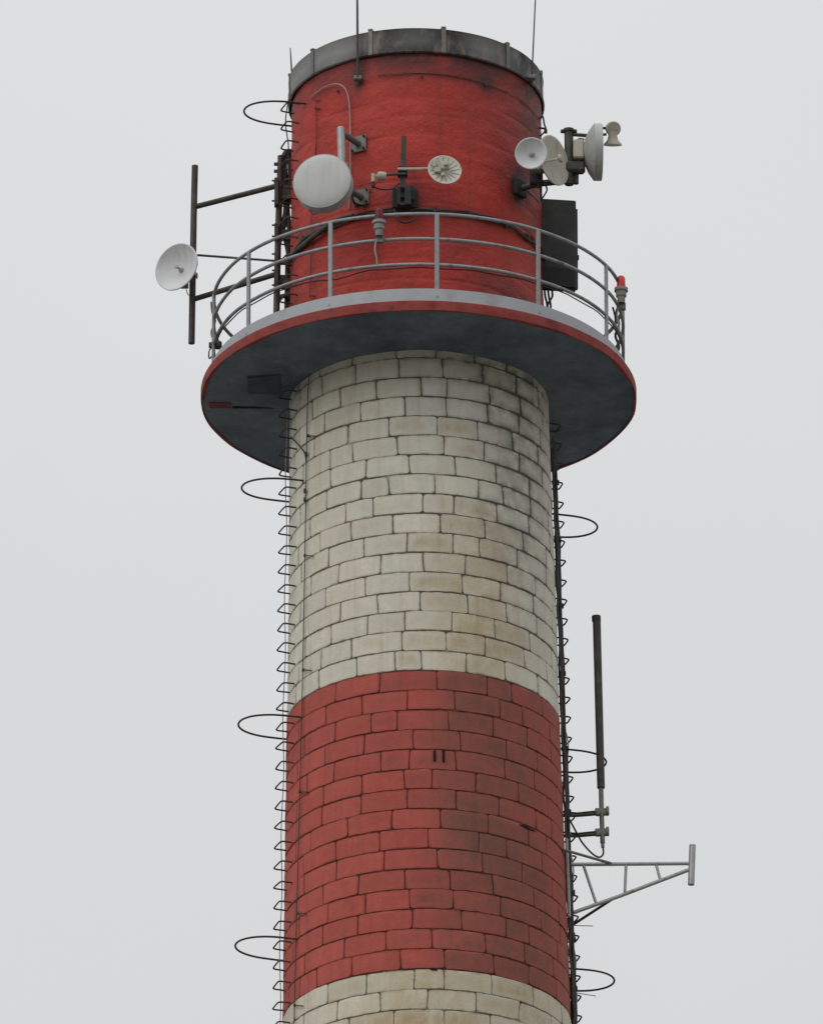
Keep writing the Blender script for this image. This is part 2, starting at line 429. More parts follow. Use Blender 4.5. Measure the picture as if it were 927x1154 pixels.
    for j in range(ms):
        z = z0 + courses * H * j / (ms - 1)
        for i in range(n):
            th = 360 * i / n; vs.append(cyl(th, z, -.0085 + .0035 * mnoise.noise(Vector((th * .2, z * 3, 3)))))
            tw = (th + 180) % 360 - 180
            ti.append(1); st.append(0); ed.append(0); zo.append(0); ha.append(0)
            so_.append(min(1, math.exp(-((tw - 52) / 30) ** 2) * sst(Z_UND - 6.5, Z_UND - .3, z) + sst(Z_UND - .8, Z_UND, z)))  # joints also darken towards the slab
    mb.add(vs, [(j * n + i, j * n + (i + 1) % n, (j + 1) * n + (i + 1) % n, (j + 1) * n + i) for j in range(ms - 1) for i in range(n)], 1)
    mb.att = {'tint': ti, 'stain': st, 'edge': ed, 'soot_dark': so_, 'zone': zo, 'halo': ha}
    return mb
cw = int(math.ceil((Z_UND - z_b1) / H))
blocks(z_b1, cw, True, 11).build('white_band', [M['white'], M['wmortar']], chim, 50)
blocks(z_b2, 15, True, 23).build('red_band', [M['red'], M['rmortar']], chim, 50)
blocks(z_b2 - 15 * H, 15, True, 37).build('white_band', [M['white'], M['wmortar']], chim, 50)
zc = z_b2 - 15 * H; k = 0
while zc > 15 * H:
    blocks(zc - 15 * H, 15, False, 50 + k).build('red_band' if k % 2 == 0 else 'white_band', [M['red'], M['rmortar']] if k % 2 == 0 else [M['white'], M['wmortar']], chim, 50)
    zc -= 15 * H; k += 1
nb = MB(); vs = []
for j in range(9):
    for i in range(96): vs.append(cyl(360 * i / 96, zc * j / 8, 0.0))
nb.add(vs, [(j * 96 + i, j * 96 + (i + 1) % 96, (j + 1) * 96 + (i + 1) % 96, (j + 1) * 96 + i) for j in range(8) for i in range(96)])
nb.att = {'tint': [1] * len(vs), 'stain': [0] * len(vs), 'edge': [0] * len(vs), 'soot_dark': [0] * len(vs), 'zone': [0] * len(vs), 'halo': [0] * len(vs)}
nb.build('base_section', M['white'], chim)
# smooth rendered red crown; grime patches where brackets and cables touch the wall
BLOBS = [(S(583, 213), .20, .26, 1.0), (S(592, 195), .16, .22, .6), (S(456, 226), .24, .22, 1.0), (S(470, 238), .8, .06, .5), (S(405, 222), .15, .18, .8), (S(404, 165), .14, .16, .5),
         (S(403, 92), .07, .22, .8), (S(548, 96), .12, .12, .7), (S(425, 285), .05, .3, .4), (S(540, 245), .6, .07, .5), (S(345, 262), .3, .10, .6), (S(575, 330), .5, .2, .5), (S(330, 345), .3, .2, .4)]
mb = MB(); vs = []; so_ = []; nt = 400; zlo = Z_UND + .06; zhi = z_top + .22; nzv = 230
for j in range(nzv):
    z = zlo + (zhi - zlo) * j / (nzv - 1)
    for i in range(nt):
        th = 360 * i / nt; a = R(th); q = Vector((math.cos(a) * 1.55, math.sin(a) * 1.55, z))
        wob = .6 * mnoise.noise(Vector((q.x * .9, q.y * .9, 7 + z * .3))) * .16 + mnoise.noise(Vector((3, 5, z * 1.1))) * .12
        ph = (z + wob - zlo) / (H * 1.06); fr = ph - math.floor(ph)
        joint = math.exp(-((min(fr, 1 - fr)) / .055) ** 2) * (.15 + 1.6 * max(0, mnoise.noise(Vector((q.x * 1.1, q.y * 1.1, math.floor(ph + .5) * 3.1))) + .08))
        n1 = mnoise.noise(q * 1.3) * .008 + mnoise.noise(Vector((q.x * 3.5, q.y * 3.5, q.z * 6))) * .0045 + mnoise.noise(q * 13) * .0035
        ledge = mnoise.noise(Vector((q.x * 2.2, q.y * 2.2, z * 7))) * .006
        vs.append(cyl(th, z, n1 + ledge - joint * .0095))
        tw = (th + 180) % 360 - 180
        s_ = sst(z_top - .55, z_top + .02, z) * (.55 + .4 * math.exp(-((tw - 5) / 60) ** 2))
        s_ = max(s_, sst(z_top - 1.9, z_top - .1, z) * math.exp(-((tw - 68) / 27) ** 2) * 1.0)
        s_ = max(s_, .7 * math.exp(-((tw - 82) / 30) ** 2) * sst(z_top - 5.2, z_top - 1.0, z))  # right flank of the crown darker, reaching far down
        s_ += .8 * joint * max(0, mnoise.noise(q * 1.4) + .1) + .12 * sst(.1, .5, mnoise.noise(q * .8))
        p_ = vs[-1]
        for (c_, r1, r2, k_) in BLOBS:
            d_ = p_ - c_
            if abs(d_.z) < r2 * 3 and d_.y < .5: s_ += k_ * math.exp(-((d_.x ** 2 + d_.y ** 2) / r1 ** 2 + (d_.z / r2) ** 2))
        so_.append(min(1, s_))
mb.add(vs, [(j * nt + i, j * nt + (i + 1) % nt, (j + 1) * nt + (i + 1) % nt, (j + 1) * nt + i) for j in range(nzv - 1) for i in range(nt)])
mb.att = {'soot_dark': so_}
mb.build('red_crown', M['render'], chim, 70)
# steel collar with straps and the flue
zt = z_top + .325; co = .030
mb = MB(); vs = []; so_ = []; prof = [(co - .004, z_top - .006), (co + .012, z_top + .01), (co, z_top + .02), (co, z_top + .16), (co - .002, zt - .02), (co + .006, zt), (-.24, zt + .015), (-.24, zt - .3)]
for i in range(160):
    for (o_, z) in prof:
        th = 360 * i / 160; vs.append(cyl(th, z, o_ + .004 * mnoise.noise(Vector((th * .08, z, 1))))); tw = (th + 180) % 360 - 180
        s_ = .2 + .75 * math.exp(-((tw + 14) / 16) ** 2) + .75 * math.exp(-((tw - 15) / 12) ** 2) + .8 * math.exp(-((tw - 62) / 26) ** 2) * (1 if z > z_top + .1 else .5) + .3 * (z < z_top + .03)
        so_.append(min(1, s_))
m = len(prof)
mb.add(vs, [(i * m + j, ((i + 1) % 160) * m + j, ((i + 1) % 160) * m + j + 1, i * m + j + 1) for i in range(160) for j in range(m - 1)])
mb.att = {'soot_dark': so_}
col = mb.build('steel_collar', M['collar'], chim, 30)
for k in range(11):
    th = -54 + 33.2 * k; zmid = (z_top + zt) / 2
    rm = Matrix.Rotation(R(th), 3, 'Z')
    b = MB(); b.box(cyl(th, zmid + .02, co + .006), (.055, .016, zt - z_top + .03), rm, .004)
    b.box(cyl(th, zt + .025, co - .03), (.055, .10, .02), rm, .004)
    b.att = {'soot_dark': [.55] * len(b.v)}
    b.build('collar_strap', M['collar'], col)
fl = MB(); zf = zt; fl.lathe([(rad(zf) - .245, 0), (rad(zf) - .245, -12)], Matrix.Translation((cx(zf), 0, zf)), 64); fl.build('flue', M['flue'], chim)
# openings and damage in the lower red band: black pieces paint their dark inside
for (px, py, wd, ht, rot) in ((489.5, 852, .030, .14, 0), (499.5, 852, .028, .16, 0)):
    p = S(px, py, .0); b = MB(); b.box(p, (wd, .03, ht), None, .004); b.build('weep_slot', M['hole'], chim)
def chip(px0, py0, px1, py1, h0, seed):
    rnd = random.Random(seed); pts = []; n = 9
    for i in range(n):
        t = i / (n - 1); h = h0 * math.sin(math.pi * min(max(t, .04), .96)) * rnd.uniform(.5, 1.2)
        pts.append((px0 + (px1 - px0) * t, py0 + (py1 - py0) * t, h))
    vs = [S(x, y - h, .006) for x, y, h in pts] + [S(x, y + h * .7, .006) for x, y, h in pts]
    vs += [S(x, y - h, -.03) for x, y, h in pts] + [S(x, y + h * .7, -.03) for x, y, h in pts]
    fs = [(i, i + 1, n + i + 1, n + i) for i in range(n - 1)] + [(i, 2 * n + i, 2 * n + i + 1, i + 1) for i in range(n - 1)] + [(n + i, n + i + 1, 3 * n + i + 1, 3 * n + i) for i in range(n - 1)]
    MB().add(vs, fs).build('chipped_hole', M['hole'], chim)
chip(585, 929, 603, 937, 2.6, 3); chip(484, 1092, 493, 1093, 2.2, 8)

# ------------------------------------------------------------ gallery platform with railing
PC = P(471.5, 452, 0).x; RS = 245.3 * PX; RR = 231 * PX
plat = thing('service_platform', (PC, 0, Z_UND), 'round gallery platform with slate underside, red edge and grey railing near the chimney top', 'platform')
def pring(r, z, n=180, wob=0.0, seed=0):
    return [Vector((PC + (r + wob * mnoise.noise(Vector((math.cos(2 * math.pi * i / n) * 4, math.sin(2 * math.pi * i / n) * 4, seed)))) * math.sin(2 * math.pi * i / n),
                    -(r + wob * mnoise.noise(Vector((math.cos(2 * math.pi * i / n) * 4, math.sin(2 * math.pi * i / n) * 4, seed)))) * math.cos(2 * math.pi * i / n), z)) for i in range(n)]
def rings(mb, rl):
    n = len(rl[0]); mb.add([v for r_ in rl for v in r_], [(j * n + i, j * n + (i + 1) % n, (j + 1) * n + (i + 1) % n, (j + 1) * n + i) for j in range(len(rl) - 1) for i in range(n)])
b = MB(); ri = rad(Z_UND) - .06
rl = []
for q in range(10):
    t = q / 9; r_ = ri + (RS - .02 - ri) * t
    ring = pring(r_, Z_UND)
    ring = [v + Vector((0, 0, (mnoise.noise(v * 1.1) * .012 + mnoise.noise(v * 5) * .004 - .05 * (1 - t) ** 3) * (1 if 0 < q else 1))) for v in ring]
    rl.append(ring)
rl += [pring(RS - .02, Z_UND + .03), pring(RS - .02, Z_DECK - .004), pring(ri, Z_DECK)]
rings(b, rl); b.build('slab', M['soffit'], plat, 40)
b = MB(); rings(b, [pring(RS - .035, Z_UND - .012, 180, .045, 5), pring(RS - .004, Z_UND - .010, 180, .022, 2), pring(RS, Z_UND + .02, 180, .012, 2), pring(RS, Z_DECK - .01, 180, .012, 2), pring(RS - .02, Z_DECK + .004), pring(RS - .20, Z_DECK + .006)])
b.build('edge_band', M['rim_red'], plat, 40)
b = MB(); RT = 235 * PX
rings(b, [pring(RT - .006, Z_DECK - .0), pring(RT, Z_DECK + .0), pring(RT, Z_DECK + .205), pring(RT - .006, Z_DECK + .205), pring(RT - .006, Z_DECK)])
b.build('toe_board', M['toe'], plat, 30)
for h in (1.215, .885, .545):
    b = MB(); b.tube([v for v in pring(RR, Z_DECK + h, 144, .008, h)], .0215, 10, closed=True); b.build('rail', M['rail'], plat)
proto = None
for k in range(12):
    th = -85 + 30 * k
    p = Vector((PC + (RR + .012) * math.sin(R(th)), -(RR + .012) * math.cos(R(th)), Z_DECK))
    if proto is None:
        b = MB(); b.box((0, 0, .61), (.054, .033, 1.215), None, .006); b.box((0, .02, .03), (.12, .09, .02), None, .003); b.box((0, -.024, .10), (.03, .02, .03), None, .002)
        o = b.build('post', M['rail'], plat, 35, origin=Vector((0, 0, 0))); proto = o
    else:
        o = proto.copy(); scn.collection.objects.link(o); o.parent = plat
    o.location = p - org(plat); o.rotation_euler = (0, 0, R(th))
# underside fittings
def UND(px, py, dz=-.0):                       # a point of the flat underside on that sight line
    Y = 0.
    for _ in range(20):
        p = P(px, py, Y); Y += (Z_UND + dz - p.z) / -math.tan(PITCH) * -1.0 * -1.0 if False else 0
        d = (p - CAM); Y = CAM.y + d.y * ((Z_UND + dz - CAM.z) / d.z)
    return P(px, py, Y)
b = MB(); q = [UND(279, 424), UND(316, 420), UND(316, 441), UND(281, 441)]
lo = [v + Vector((0, 0, -.035)) for v in q]; hi = [v + Vector((0, 0, .02)) for v in q]
b.add(lo + hi, [(0, 1, 2, 3), (0, 1, 5, 4), (1, 2, 6, 5), (2, 3, 7, 6), (3, 0, 4, 7)]); b.build('hatch_cover', M['slate2'], plat)
b = MB(); q0, q1 = UND(262, 458), UND(330, 458); b.tube([q0 + Vector((0, 0, -.01)), q1 + Vector((0, 0, -.01))], .018, 6); b.build('soffit_bar', M['panelback'], plat)
b = MB(); a_, c_ = UND(236, 456), UND(260, 456); b.box((a_ + c_) / 2 + Vector((0, 0, -.006)), ((c_ - a_).length, .16, .02), None, .006); b.build('edge_patch', M['patch'], plat)

# ------------------------------------------------------------ step-iron ladders with safety hoops
def ladder(name, th, y_first, n, label, hoops, hw, hp, rwd, rpr, turn, spacing=H, zdrop=0.0):
    z1 = zdrop
    t = thing(name, cyl(th, y_first - n * spacing, .1), label, 'ladder', 'step iron ladders on the stack')
    rp = None
    for k in range(n):
        z = y_first - k * spacing
        if abs(z - (Z_UND + .06)) < .12: continue
        if rp is None:
            b = MB(); wd = rwd; pr = rpr
            b.tube(smooth_path([(-wd - .01, .12, .0), (-wd, 0, 0), (-wd, -pr + .045, 0), (-wd + .012, -pr + .012, 0), (-wd + .045, -pr, 0), (wd - .045, -pr, 0), (wd - .012, -pr + .012, 0), (wd, -pr + .045, 0), (wd, 0, 0), (wd + .01, .12, 0)], 3), .0105, 6)
            rp = b.build('rung', M['rust'], t, 60, origin=Vector((0, 0, 0))); o = rp
        else:
            o = rp.copy(); scn.collection.objects.link(o); o.parent = t
        o.location = cyl(th, z, 0) - org(t)
        o.rotation_euler = (random.uniform(-.04, .04), random.uniform(-.03, .03), R(th + turn) + random.uniform(-.06, .06))
    hpz = None
    for z in hoops:
        if hpz is None:
            b = MB(); pts = [(-hw, .05, 0), (-hw, -.05, 0)]
            for a in range(0, 181, 12): pts.append((-hw * math.cos(R(a)), -.08 - (hp - .08) * math.sin(R(a)) ** .8, 0))
            pts += [(hw, -.05, 0), (hw, .05, 0)]
            b.tube(smooth_path(pts, 2), .0125, 7); hpz = b.build('safety_hoop', M['rust'], t, 60, origin=Vector((0, 0, 0))); o = hpz
        else:
            o = hpz.copy(); scn.collection.objects.link(o); o.parent = t
        o.location = cyl(th, z, 0) - org(t); o.rotation_euler = (random.uniform(-.02, .02), random.uniform(-.02, .02), R(th) + random.uniform(-.03, .03))
    return t
zr = P(330, 551.5, -.50).z
def zside(py): return P(330, py, 0).z
kk = int((z_top + .02 - zr) / H)
lad1 = ladder('step_iron_ladder', -75, zr + kk * H + .0, 62, 'rusty step irons with wide loops running up the left side of the chimney',
       [zside(y) for y in (145, 569, 836, 1086)], .34, .64, .13, .15, 5)
b = MB(); b.tube([cyl(-84, zside(y), .045 + .01 * math.sin(y)) for y in range(470, 1300, 12)], .0065, 5); b.build('guide_wire', M['wire'], lad1)
b = MB(); b.tube([cyl(-86, zside(y), .055 + .02 * math.sin(y * .1)) for y in range(110, 200, 8)], .008, 5); b.build('guide_wire', M['black'], lad1)
lad2 = ladder('step_iron_ladder', 103, Z_UND - .18, 48, 'dark step irons with wide loops down the right side below the platform',
       [zside(y) for y in (578, 843, 1090)], .34, .60, .105, .17, 3)

# cable run on the right side, clamps
run = thing('cable_run', cyl(92, zside(1290), .05), 'thick black cable bundle running down the right edge of the chimney', 'cable')
b = MB()
def wobble(th, off, s, amp=.008, y0=500, y1=1290): return [cyl(th + .25 * math.sin(y * .021 + s), zside(y), off + amp * math.sin(y * .05 + s) + amp * .6 * math.sin(y * .13 + 2 * s)) for y in range(y0, y1, 8)]
b.tube(wobble(88, .050, 0, .003), .023, 8); b.build('cable', M['black'], run)
b = MB(); b.tube(wobble(85, .035, 1.3, .010), .014, 6); b.build('cable', M['dpipe'], run)
b = MB(); b.tube(wobble(92, .072, 2.1, .006), .009, 6); b.build('cable', M['dpipe'], run)
b = MB(); b.tube(wobble(94, .03, 4.1, .008), .012, 6); b.build('cable', M['black'], run)
b = MB(); b.tube(wobble(95, .075, 3.3, .02, 760, 1290), .009, 5); b.build('cable', M['galv'], run)
b = MB(); b.tube(wobble(89, .03, 5.3, .01, 930, 1290), .018, 5); b.build('cable', M['black'], run)
for y in (545, 610, 684, 760, 845, 916, 1008, 1060, 1115):
    b = MB(); rm = Matrix.Rotation(R(89), 3, 'Z'); b.box(cyl(89, zside(y), .05), (.08, .09, .05), rm, .01); b.build('clamp', M['black'], run)
# loose wire ends on the right
for (a_, c_) in (((644, 1043), (668, 1043.5)), ((646, 1118.5), (671, 1122.5))):
    b = MB(); b.tube([P(a_[0], a_[1], .05), P(c_[0], c_[1], .05)], .006, 5); b.build('wire_end', M['wire'], run)

# down conductor on the left of the front face
dc = thing('down_conductor', S(335, 1150), 'thin dark vertical wire held by small clips on the left of the shaft face', 'wire')
pts = [(351, 405), (347, 440), (345.5, 500), (345, 530), (344, 600), (342.5, 680), (341, 760), (339, 840), (337.5, 900), (335.5, 980), (333.5, 1060), (331.5, 1150), (330, 1200)]
b = MB(); b.tube(smooth_path([S(x, y, .03) for x, y in pts], 6), .0065, 5); b.build('conductor', M['rust'], dc)
for (x, y) in ((347, 491), (343.5, 626), (341.5, 755), (338, 892), (335.5, 1029), (332, 1133)):
    b = MB(); p = S(x, y, .03); b.tube([S(x + 10, y + 1, -.01), S(x + 8, y + .5, .03), p], .007, 5)
    b.box(p, (.03, .03, .035), None, .004); b.build('clip', M['rust'], dc)
b = MB(); b.tube(smooth_path([S(327.5, 492, .05), S(335, 500, .05), S(343, 510, .04), S(345, 521, .035)], 5), .009, 6); b.build('jumper', M['rust'], dc)
for y in (512, 553, 563):
    b = MB(); p = S(345 if y < 540 else 343.6, y, .034); b.box(p, (.035, .035, .055), None, .006); b.build('clip', M['rust'], dc)

# ------------------------------------------------------------ lightning rods
def rod(name, top, base, r, label, basem=True, ty=None):
    t = thing(name, base, label, 'rod', 'lightning rods on the chimney top')
    b = MB(); b.tube([base, base + (top - base) * .5, top], [r, r * .85, r * .5], 7); b.build('rod', M['dpipe'], t)
    if basem:
        b = MB(); b.box(base + Vector((0, .03, 0)), (.10, .08, .06), None, .012); b.tube([base + Vector((0, .1, -.05)), base + Vector((0, 0, .02))], .02, 6); b.build('foot_clamp', M['galvdark'], t)
    return t
p0 = S(403, 87, .09); rod('lightning_rod', P(402, -70, p0.y), p0, .0165, 'tall thin rod standing left of centre against the top collar, clamped below it')
p0 = S(599, 86, .10); rod('lightning_rod', P(606, -70, p0.y), p0, .010, 'very thin rod rising from the right edge of the top collar')
p0 = P(330, 100, .25); rod('lightning_rod', P(327, 54, .25), p0, .013, 'short stub of a rod behind the left end of the top collar', True)

# pale looped wire on the crown's left
t = thing('looped_wire', S(394, 150), 'thin pale wire looping over the red wall above the drum antenna', 'wire')
b = MB(); b.tube(smooth_path([S(349, 110.5, .03), S(357, 104, .03), S(366, 98, .04), S(378, 94.5, .05), S(387, 98, .06), S(392, 108, .05), S(394, 125, .04), S(394.5, 150, .04), S(394.5, 200, .04), S(393, 235, .03)], 7), .0075, 6)
b.build('wire', M['wire'], t)
t2 = thing('crown_conductor', S(352, 330), 'thin brownish vertical wire on the red wall left of the drum antenna', 'wire')
b = MB(); b.tube(smooth_path([S(356, 118, .03), S(356, 160, .02), S(353, 210, .02), S(351, 240, .03), S(350, 300, .02), S(348.5, 334, .03)], 6), .006, 5); b.build('wire', M['dpipe'], t2)
for (x, y) in ((356, 113), (356, 122), (350, 333)):
    b = MB(); b.tube([S(x - 2, y, .02), S(x, y, .035), S(x + 7, y + 1, -.01)], .008, 5); b.build('clip', M['rust'], t2)
# hoop cable round the crown
t = thing('ring_cable', (cx(Z_DECK + 1.3), 0, Z_DECK + 1.3), 'dark bundle of cables wrapped round the red crown behind the railing', 'cable')
zc_ = S(470, 237).z
for (dz, r_, s_, a0_, a1_) in ((0, .017, 0, -98, 98), (.035, .012, 2, -30, 98), (-.03, .011, 4, -98, -8), (.015, .011, 7, -70, 80)):
    b = MB(); pts = []
    for a in range(a0_, a1_ + 1, 4):
        sag = -.03 * abs(math.sin(R(a * 4.3 + s_ * 20))) + .012 * math.sin(a * .3 + s_)
        if a < -50: sag -= .10 * sst(-50, -98, a)
        pts.append(cyl(a, zc_ + dz + sag, .035 + .006 * math.sin(a * .5 + s_)))
    b.tube(pts, r_, 7); b.build('cable', M['redcable'] if s_ in (2, 7) else M['dgreen'], t)
for a in (-62, -36, -18, 8, 24, 44, 60):
    b = MB(); b.box(cyl(a, zc_ + .0, .02), (.025, .06, .08), Matrix.Rotation(R(a), 3, 'Z'), .006); b.build('clip', M['dgreen'], t)
# small iron pegs scattered on the crown
t = thing('wall_pegs', S(475, 85), 'row of small rusty pegs and a thin wire on the red wall below the collar', 'pegs')
for (x, y) in ((475.5, 84.5), (548, 95), (381, 101)):
    b = MB(); b.tube([S(x, y, -.02), S(x - 1, y + 2, .04)], .012, 5); b.build('peg', M['rust'], t)
b = MB(); b.tube([S(x, y, .015) for x, y in ((425, 85), (440, 84), (460, 82.5), (480, 82.5), (500, 84), (520, 87), (540, 92), (556, 98), (572, 104))], .006, 5); b.build('wire', M['rust'], t)

# ------------------------------------------------------------ dishes and antennas
def circ(r, n, z, M4): return [M4 @ Vector((r * math.cos(2 * math.pi * k / n), r * math.sin(2 * math.pi * k / n), z)) for k in range(n)]
def parab(r0, depth, th=.012, rim=.012, n=9):
    fr = [(max(r0 * i / n, .001), depth * (i / n) ** 2) for i in range(n + 1)]
    return fr + [(r0 + rim, depth - .002), (r0 + rim, depth - th - .006)] + [(max(r, .001), z - th) for r, z in fr[::-1]]
# --- left outrigger frame
YU, YM = .04, .62
fr = thing('outrigger_mast', P(314, 443, YU), 'dark outrigger frame holding a vertical pole out to the left above the platform', 'antenna mast')
b = MB(); b.tube([P(219.8, 187, YM), P(218.5, 240, YM), P(216, 387, YM)], .040, 14); b.build('pole', M['dpipe'], fr)
b = MB(); b.tube([P(316.5, 176, YU), P(313.5, 260, YU), P(311.5, 356, YU), P(311, 446, YU)], .041, 12); b.build('upright', M['dpipe'], fr)
for (a_, c_) in (((222, 232.5), (312, 209.5)), ((219, 337), (311, 309))):
    b = MB(); b.tube([P(*a_, YM), P(*c_, YU - .03)], .034, 10); b.build('arm', M['dpipe'], fr)
b = MB(); b.tube([P(223, 287.5, YM), P(311, 294, YU)], .015, 7); b.build('stay', M['dgreen'], fr)
for (y, h) in ((217, .36), (262, .20), (292, .12), (315, .26)):
    b = MB(); p = P(311.5, y, YU - .05); b.box(p, (.05, .12, h), None, .004); b.box(p + Vector((.10, .05, -.01)), (.20, .035, h * .7), None, .004)
    for s in (-1, 1): b.tube([p + Vector((-.055, -.05, s * h * .38)), p + Vector((.02, -.05, s * h * .38))], .012, 6)
    b.build('bracket', M['dgreen'], fr)
for y in (185, 193, 206):
    b = MB(); p = P(311, y, YU); b.box(p, (.05, .05, .025)); b.build('bolt', M['dgreen'], fr)
for y in (225, 335):
    b = MB(); c_ = cyl(-88, P(314, y, YU).z, -.02); b.tube([P(314, y, YU), c_], .03, 8); b.build('wall_tie', M['dgreen'], fr)
bc = thing('jumper_cables', P(322, 330, YU + .1), 'thick black cables hanging beside the left wall of the red crown', 'cable')
for (pts, r_) in (([(329, 172), (323, 172), (320, 182), (321, 205), (323, 235), (319, 255), (314, 266)], .042), ([(326, 176), (327, 200), (324, 232), (326, 262), (324, 300), (323, 345), (322, 380)], .030), ([(322, 270), (326, 290), (327, 315), (327, 350), (327, 390)], .034)):
    b = MB(); b.tube(smooth_path([P(x, y, YU + .03) for x, y in pts], 6), r_, 9); b.build('cable', M['black'], bc)
b = MB(); b.tube(smooth_path([S(398, 243, .03), S(378, 249, .05), S(352, 268, .06), P(334, 283, -.55), P(326, 289, -.3)], 6), .030, 8); b.build('cable', M['dgreen'], bc)

def dish(name, centre, n, r0, depth, label, mat, group, feed=True, cat='dish antenna', feedlen=.16, mount=None):
    n = Vector(n).normalized(); M4 = frame(n, Vector(centre) - n * depth)
    t = thing(name, centre, label, cat, group)
    b = MB(); b.lathe(parab(r0, depth), M4, 56); b.build('reflector', mat, t, 35)
    if feed:
        b = MB(); b.lathe([(.001, .0), (.035, .002), (.036, .014), (.022, .022), (.014, .03), (.013, feedlen), (.026, feedlen + .006), (.028, feedlen + .02), (.001, feedlen + .024)], M4, 20); b.build('feed', M['shroud'], t)
    if mount is not None:
        b = MB(); back = M4 @ Vector((0, 0, -.015)); b.lathe([(.001, -.02), (.07, -.018), (.07, -.075), (.001, -.08)], M4, 20)
        mp_ = Vector(mount)
        for s in (-.09, .09):
            q = mp_ + Vector((0, 0, s)); b.tube([back - n * .04 + Vector((0, 0, s * .5)), q], .018, 7)
            b.box(q, (.12, .10, .035), None, .006)
            b.tube([q + Vector((.05, -.07, 0)), q + Vector((.05, .09, 0))], .008, 6); b.tube([q + Vector((-.05, -.07, 0)), q + Vector((-.05, .09, 0))], .008, 6)
        b.build('mount_bracket', M['galv'], t)
    return t, M4
# left dish on the pole
cA = P(198.5, 300.5, YM - .22)
tA, _ = dish('dish_antenna', cA, (-.55, -.835, .0), .298, .115, 'white dish on the outrigger pole left of the platform, facing lower left', M['dish'], 'dish antennas', feedlen=.10, mount=P(217.5, 303, YM))
b = MB(); b.box(P(208, 322, YM - .06), (.10, .05, .07), None, .01); b.tube(smooth_path([P(210, 326, YM - .05), P(212, 332, YM), P(216, 333, YM)], 4), .006, 5); b.build('radio_box', M['galvdark'], tA)
# drum antenna with its wall frame
pY = -1.72
wf = thing('pipe_wall_mount', S(404, 190), 'galvanised pipe on two bolted wall plates behind the large drum antenna', 'antenna mount')
b = MB(); b.tube([P(384, 144, pY), P(385, 180, pY), P(386, 226, pY)], .048, 14); b.build('pipe', M['galv'], wf)
for (a_, c_) in (((386, 150), (405, 163)), ((390, 212), (408, 223))):
    w0 = S(c_[0], c_[1], .0); b = MB(); b.tube([P(*a_, pY), w0], .040, 12); b.build('arm', M['galvdark'], wf)
    th = math.degrees(math.atan2(w0.x - cx(w0.z), -w0.y)); rm = Matrix.Rotation(R(th), 3, 'Z'); no = Vector((math.sin(R(th)), -math.cos(R(th)), 0))
    b = MB(); b.box(w0 + no * .02, (.20, .022, .21), rm, .004); pl = b.build('wall_plate', M['galvdark'], wf)
    for sx_ in (-1, 1):
        for sz_ in (-1, 1):
            b = MB(); q = w0 + no * .03 + rm @ Vector((sx_ * .078, 0, sz_ * .082)); b.tube([q, q + no * .04], .014, 6); b.build('bolt', M['dgreen'], pl)
nD = Vector((-.20, -.98, 0)).normalized(); cD = P(362.5, 203.5, pY - .46); M4 = frame(nD, cD)
dr = thing('drum_antenna', cD, 'large round grey drum antenna with flat cover on the red wall', 'drum antenna')
b = MB(); b.lathe([(.001, .035), (.12, .033), (.24, .024), (.325, .008), (.345, -.004)], M4, 64); b.build('radome', M['radome'], dr, 50)
b = MB(); b.lathe([(.345, -.004), (.357, -.004), (.360, -.03), (.352, -.035), (.352, -.19), (.34, -.20), (.20, -.29), (.10, -.32), (.001, -.325)], M4, 64); b.build('shroud', M['shroud'], dr, 35)
b = MB(); b.box(P(386, 196, pY - .05), (.16, .14, .26), None, .02); b.box(P(390, 214, pY - .02), (.12, .12, .16), None, .02); b.tube([M4 @ Vector((0, 0, -.3)), P(386, 196, pY)], .05, 10); b.build('mount_bracket', M['galvdark'], dr)
b = MB(); b.tube(smooth_path([P(396, 218, pY), P(399, 228, pY), P(405, 231, -1.45), S(412, 232, .03)], 5), .014, 6); b.build('cable', M['black'], dr)
b = MB(); b.tube([P(348, 236, pY - .3), P(352, 242, pY - .2), P(380, 232, pY - .1)], .008, 5); b.build('strut', M['wire'], dr)

# centre wall mast with ribbed dish and a small horn
mY = S(453, 200).y - .22
wm = thing('wall_mast', S(455, 225), 'dark square mast on a bracket at the middle of the red wall', 'antenna mount')
b = MB(); p = (P(452.7, 153.5, mY) + P(455.5, 232, mY)) / 2; b.box(p, (.062, .06, (P(452.7, 153.5, mY) - P(455.5, 232, mY)).length), Matrix.Rotation(R(1.2), 3, 'Y'), .005); b.build('mast', M['dgreen'], wm)
b = MB(); b.box(P(455.5, 223, mY + .05), (.17, .16, .25), None, .012); b.box(P(464, 218, mY + .05), (.06, .05, .20), None, .01); b.box(S(456, 224, .03), (.30, .06, .26), None, .006)
b.build('wall_bracket', M['black'], wm)
b = MB(); b.tube(smooth_path([P(444, 236, mY + .1), P(447, 246, mY), P(456, 251, mY), P(466, 248, mY), P(472, 240, mY + .1)], 5), .014, 6); b.build('cable_loop', M['black'], wm)
b = MB(); b.box(P(453.5, 193.5, mY - .0), (.12, .10, .13), None, .012); b.build('clamp', M['black'], wm)
b = MB(); b.tube([P(448, 190.5, mY - .07), P(470, 190.5, mY - .08), P(492, 190, mY - .08)], .019, 8); b.build('arm', M['feed'], wm)
b = MB(); b.tube([P(432, 197, mY - .07), P(457, 196, mY - .07)], .017, 8); b.build('arm', M['dgreen'], wm)
nR = Vector((.15, -.97, .14)).normalized(); cR = P(501, 191, mY - .12); M4 = frame(nR, cR)
rd = thing('ribbed_dish', cR, 'small cream dish with dark radial ribs on the centre mast', 'dish antenna', 'dish antennas')
b = MB(); b.lathe(parab(.200, .035, .008, .006), frame(nR, cR - nR * .035), 48); b.build('reflector', M['dishpale'], rd)
b = MB()
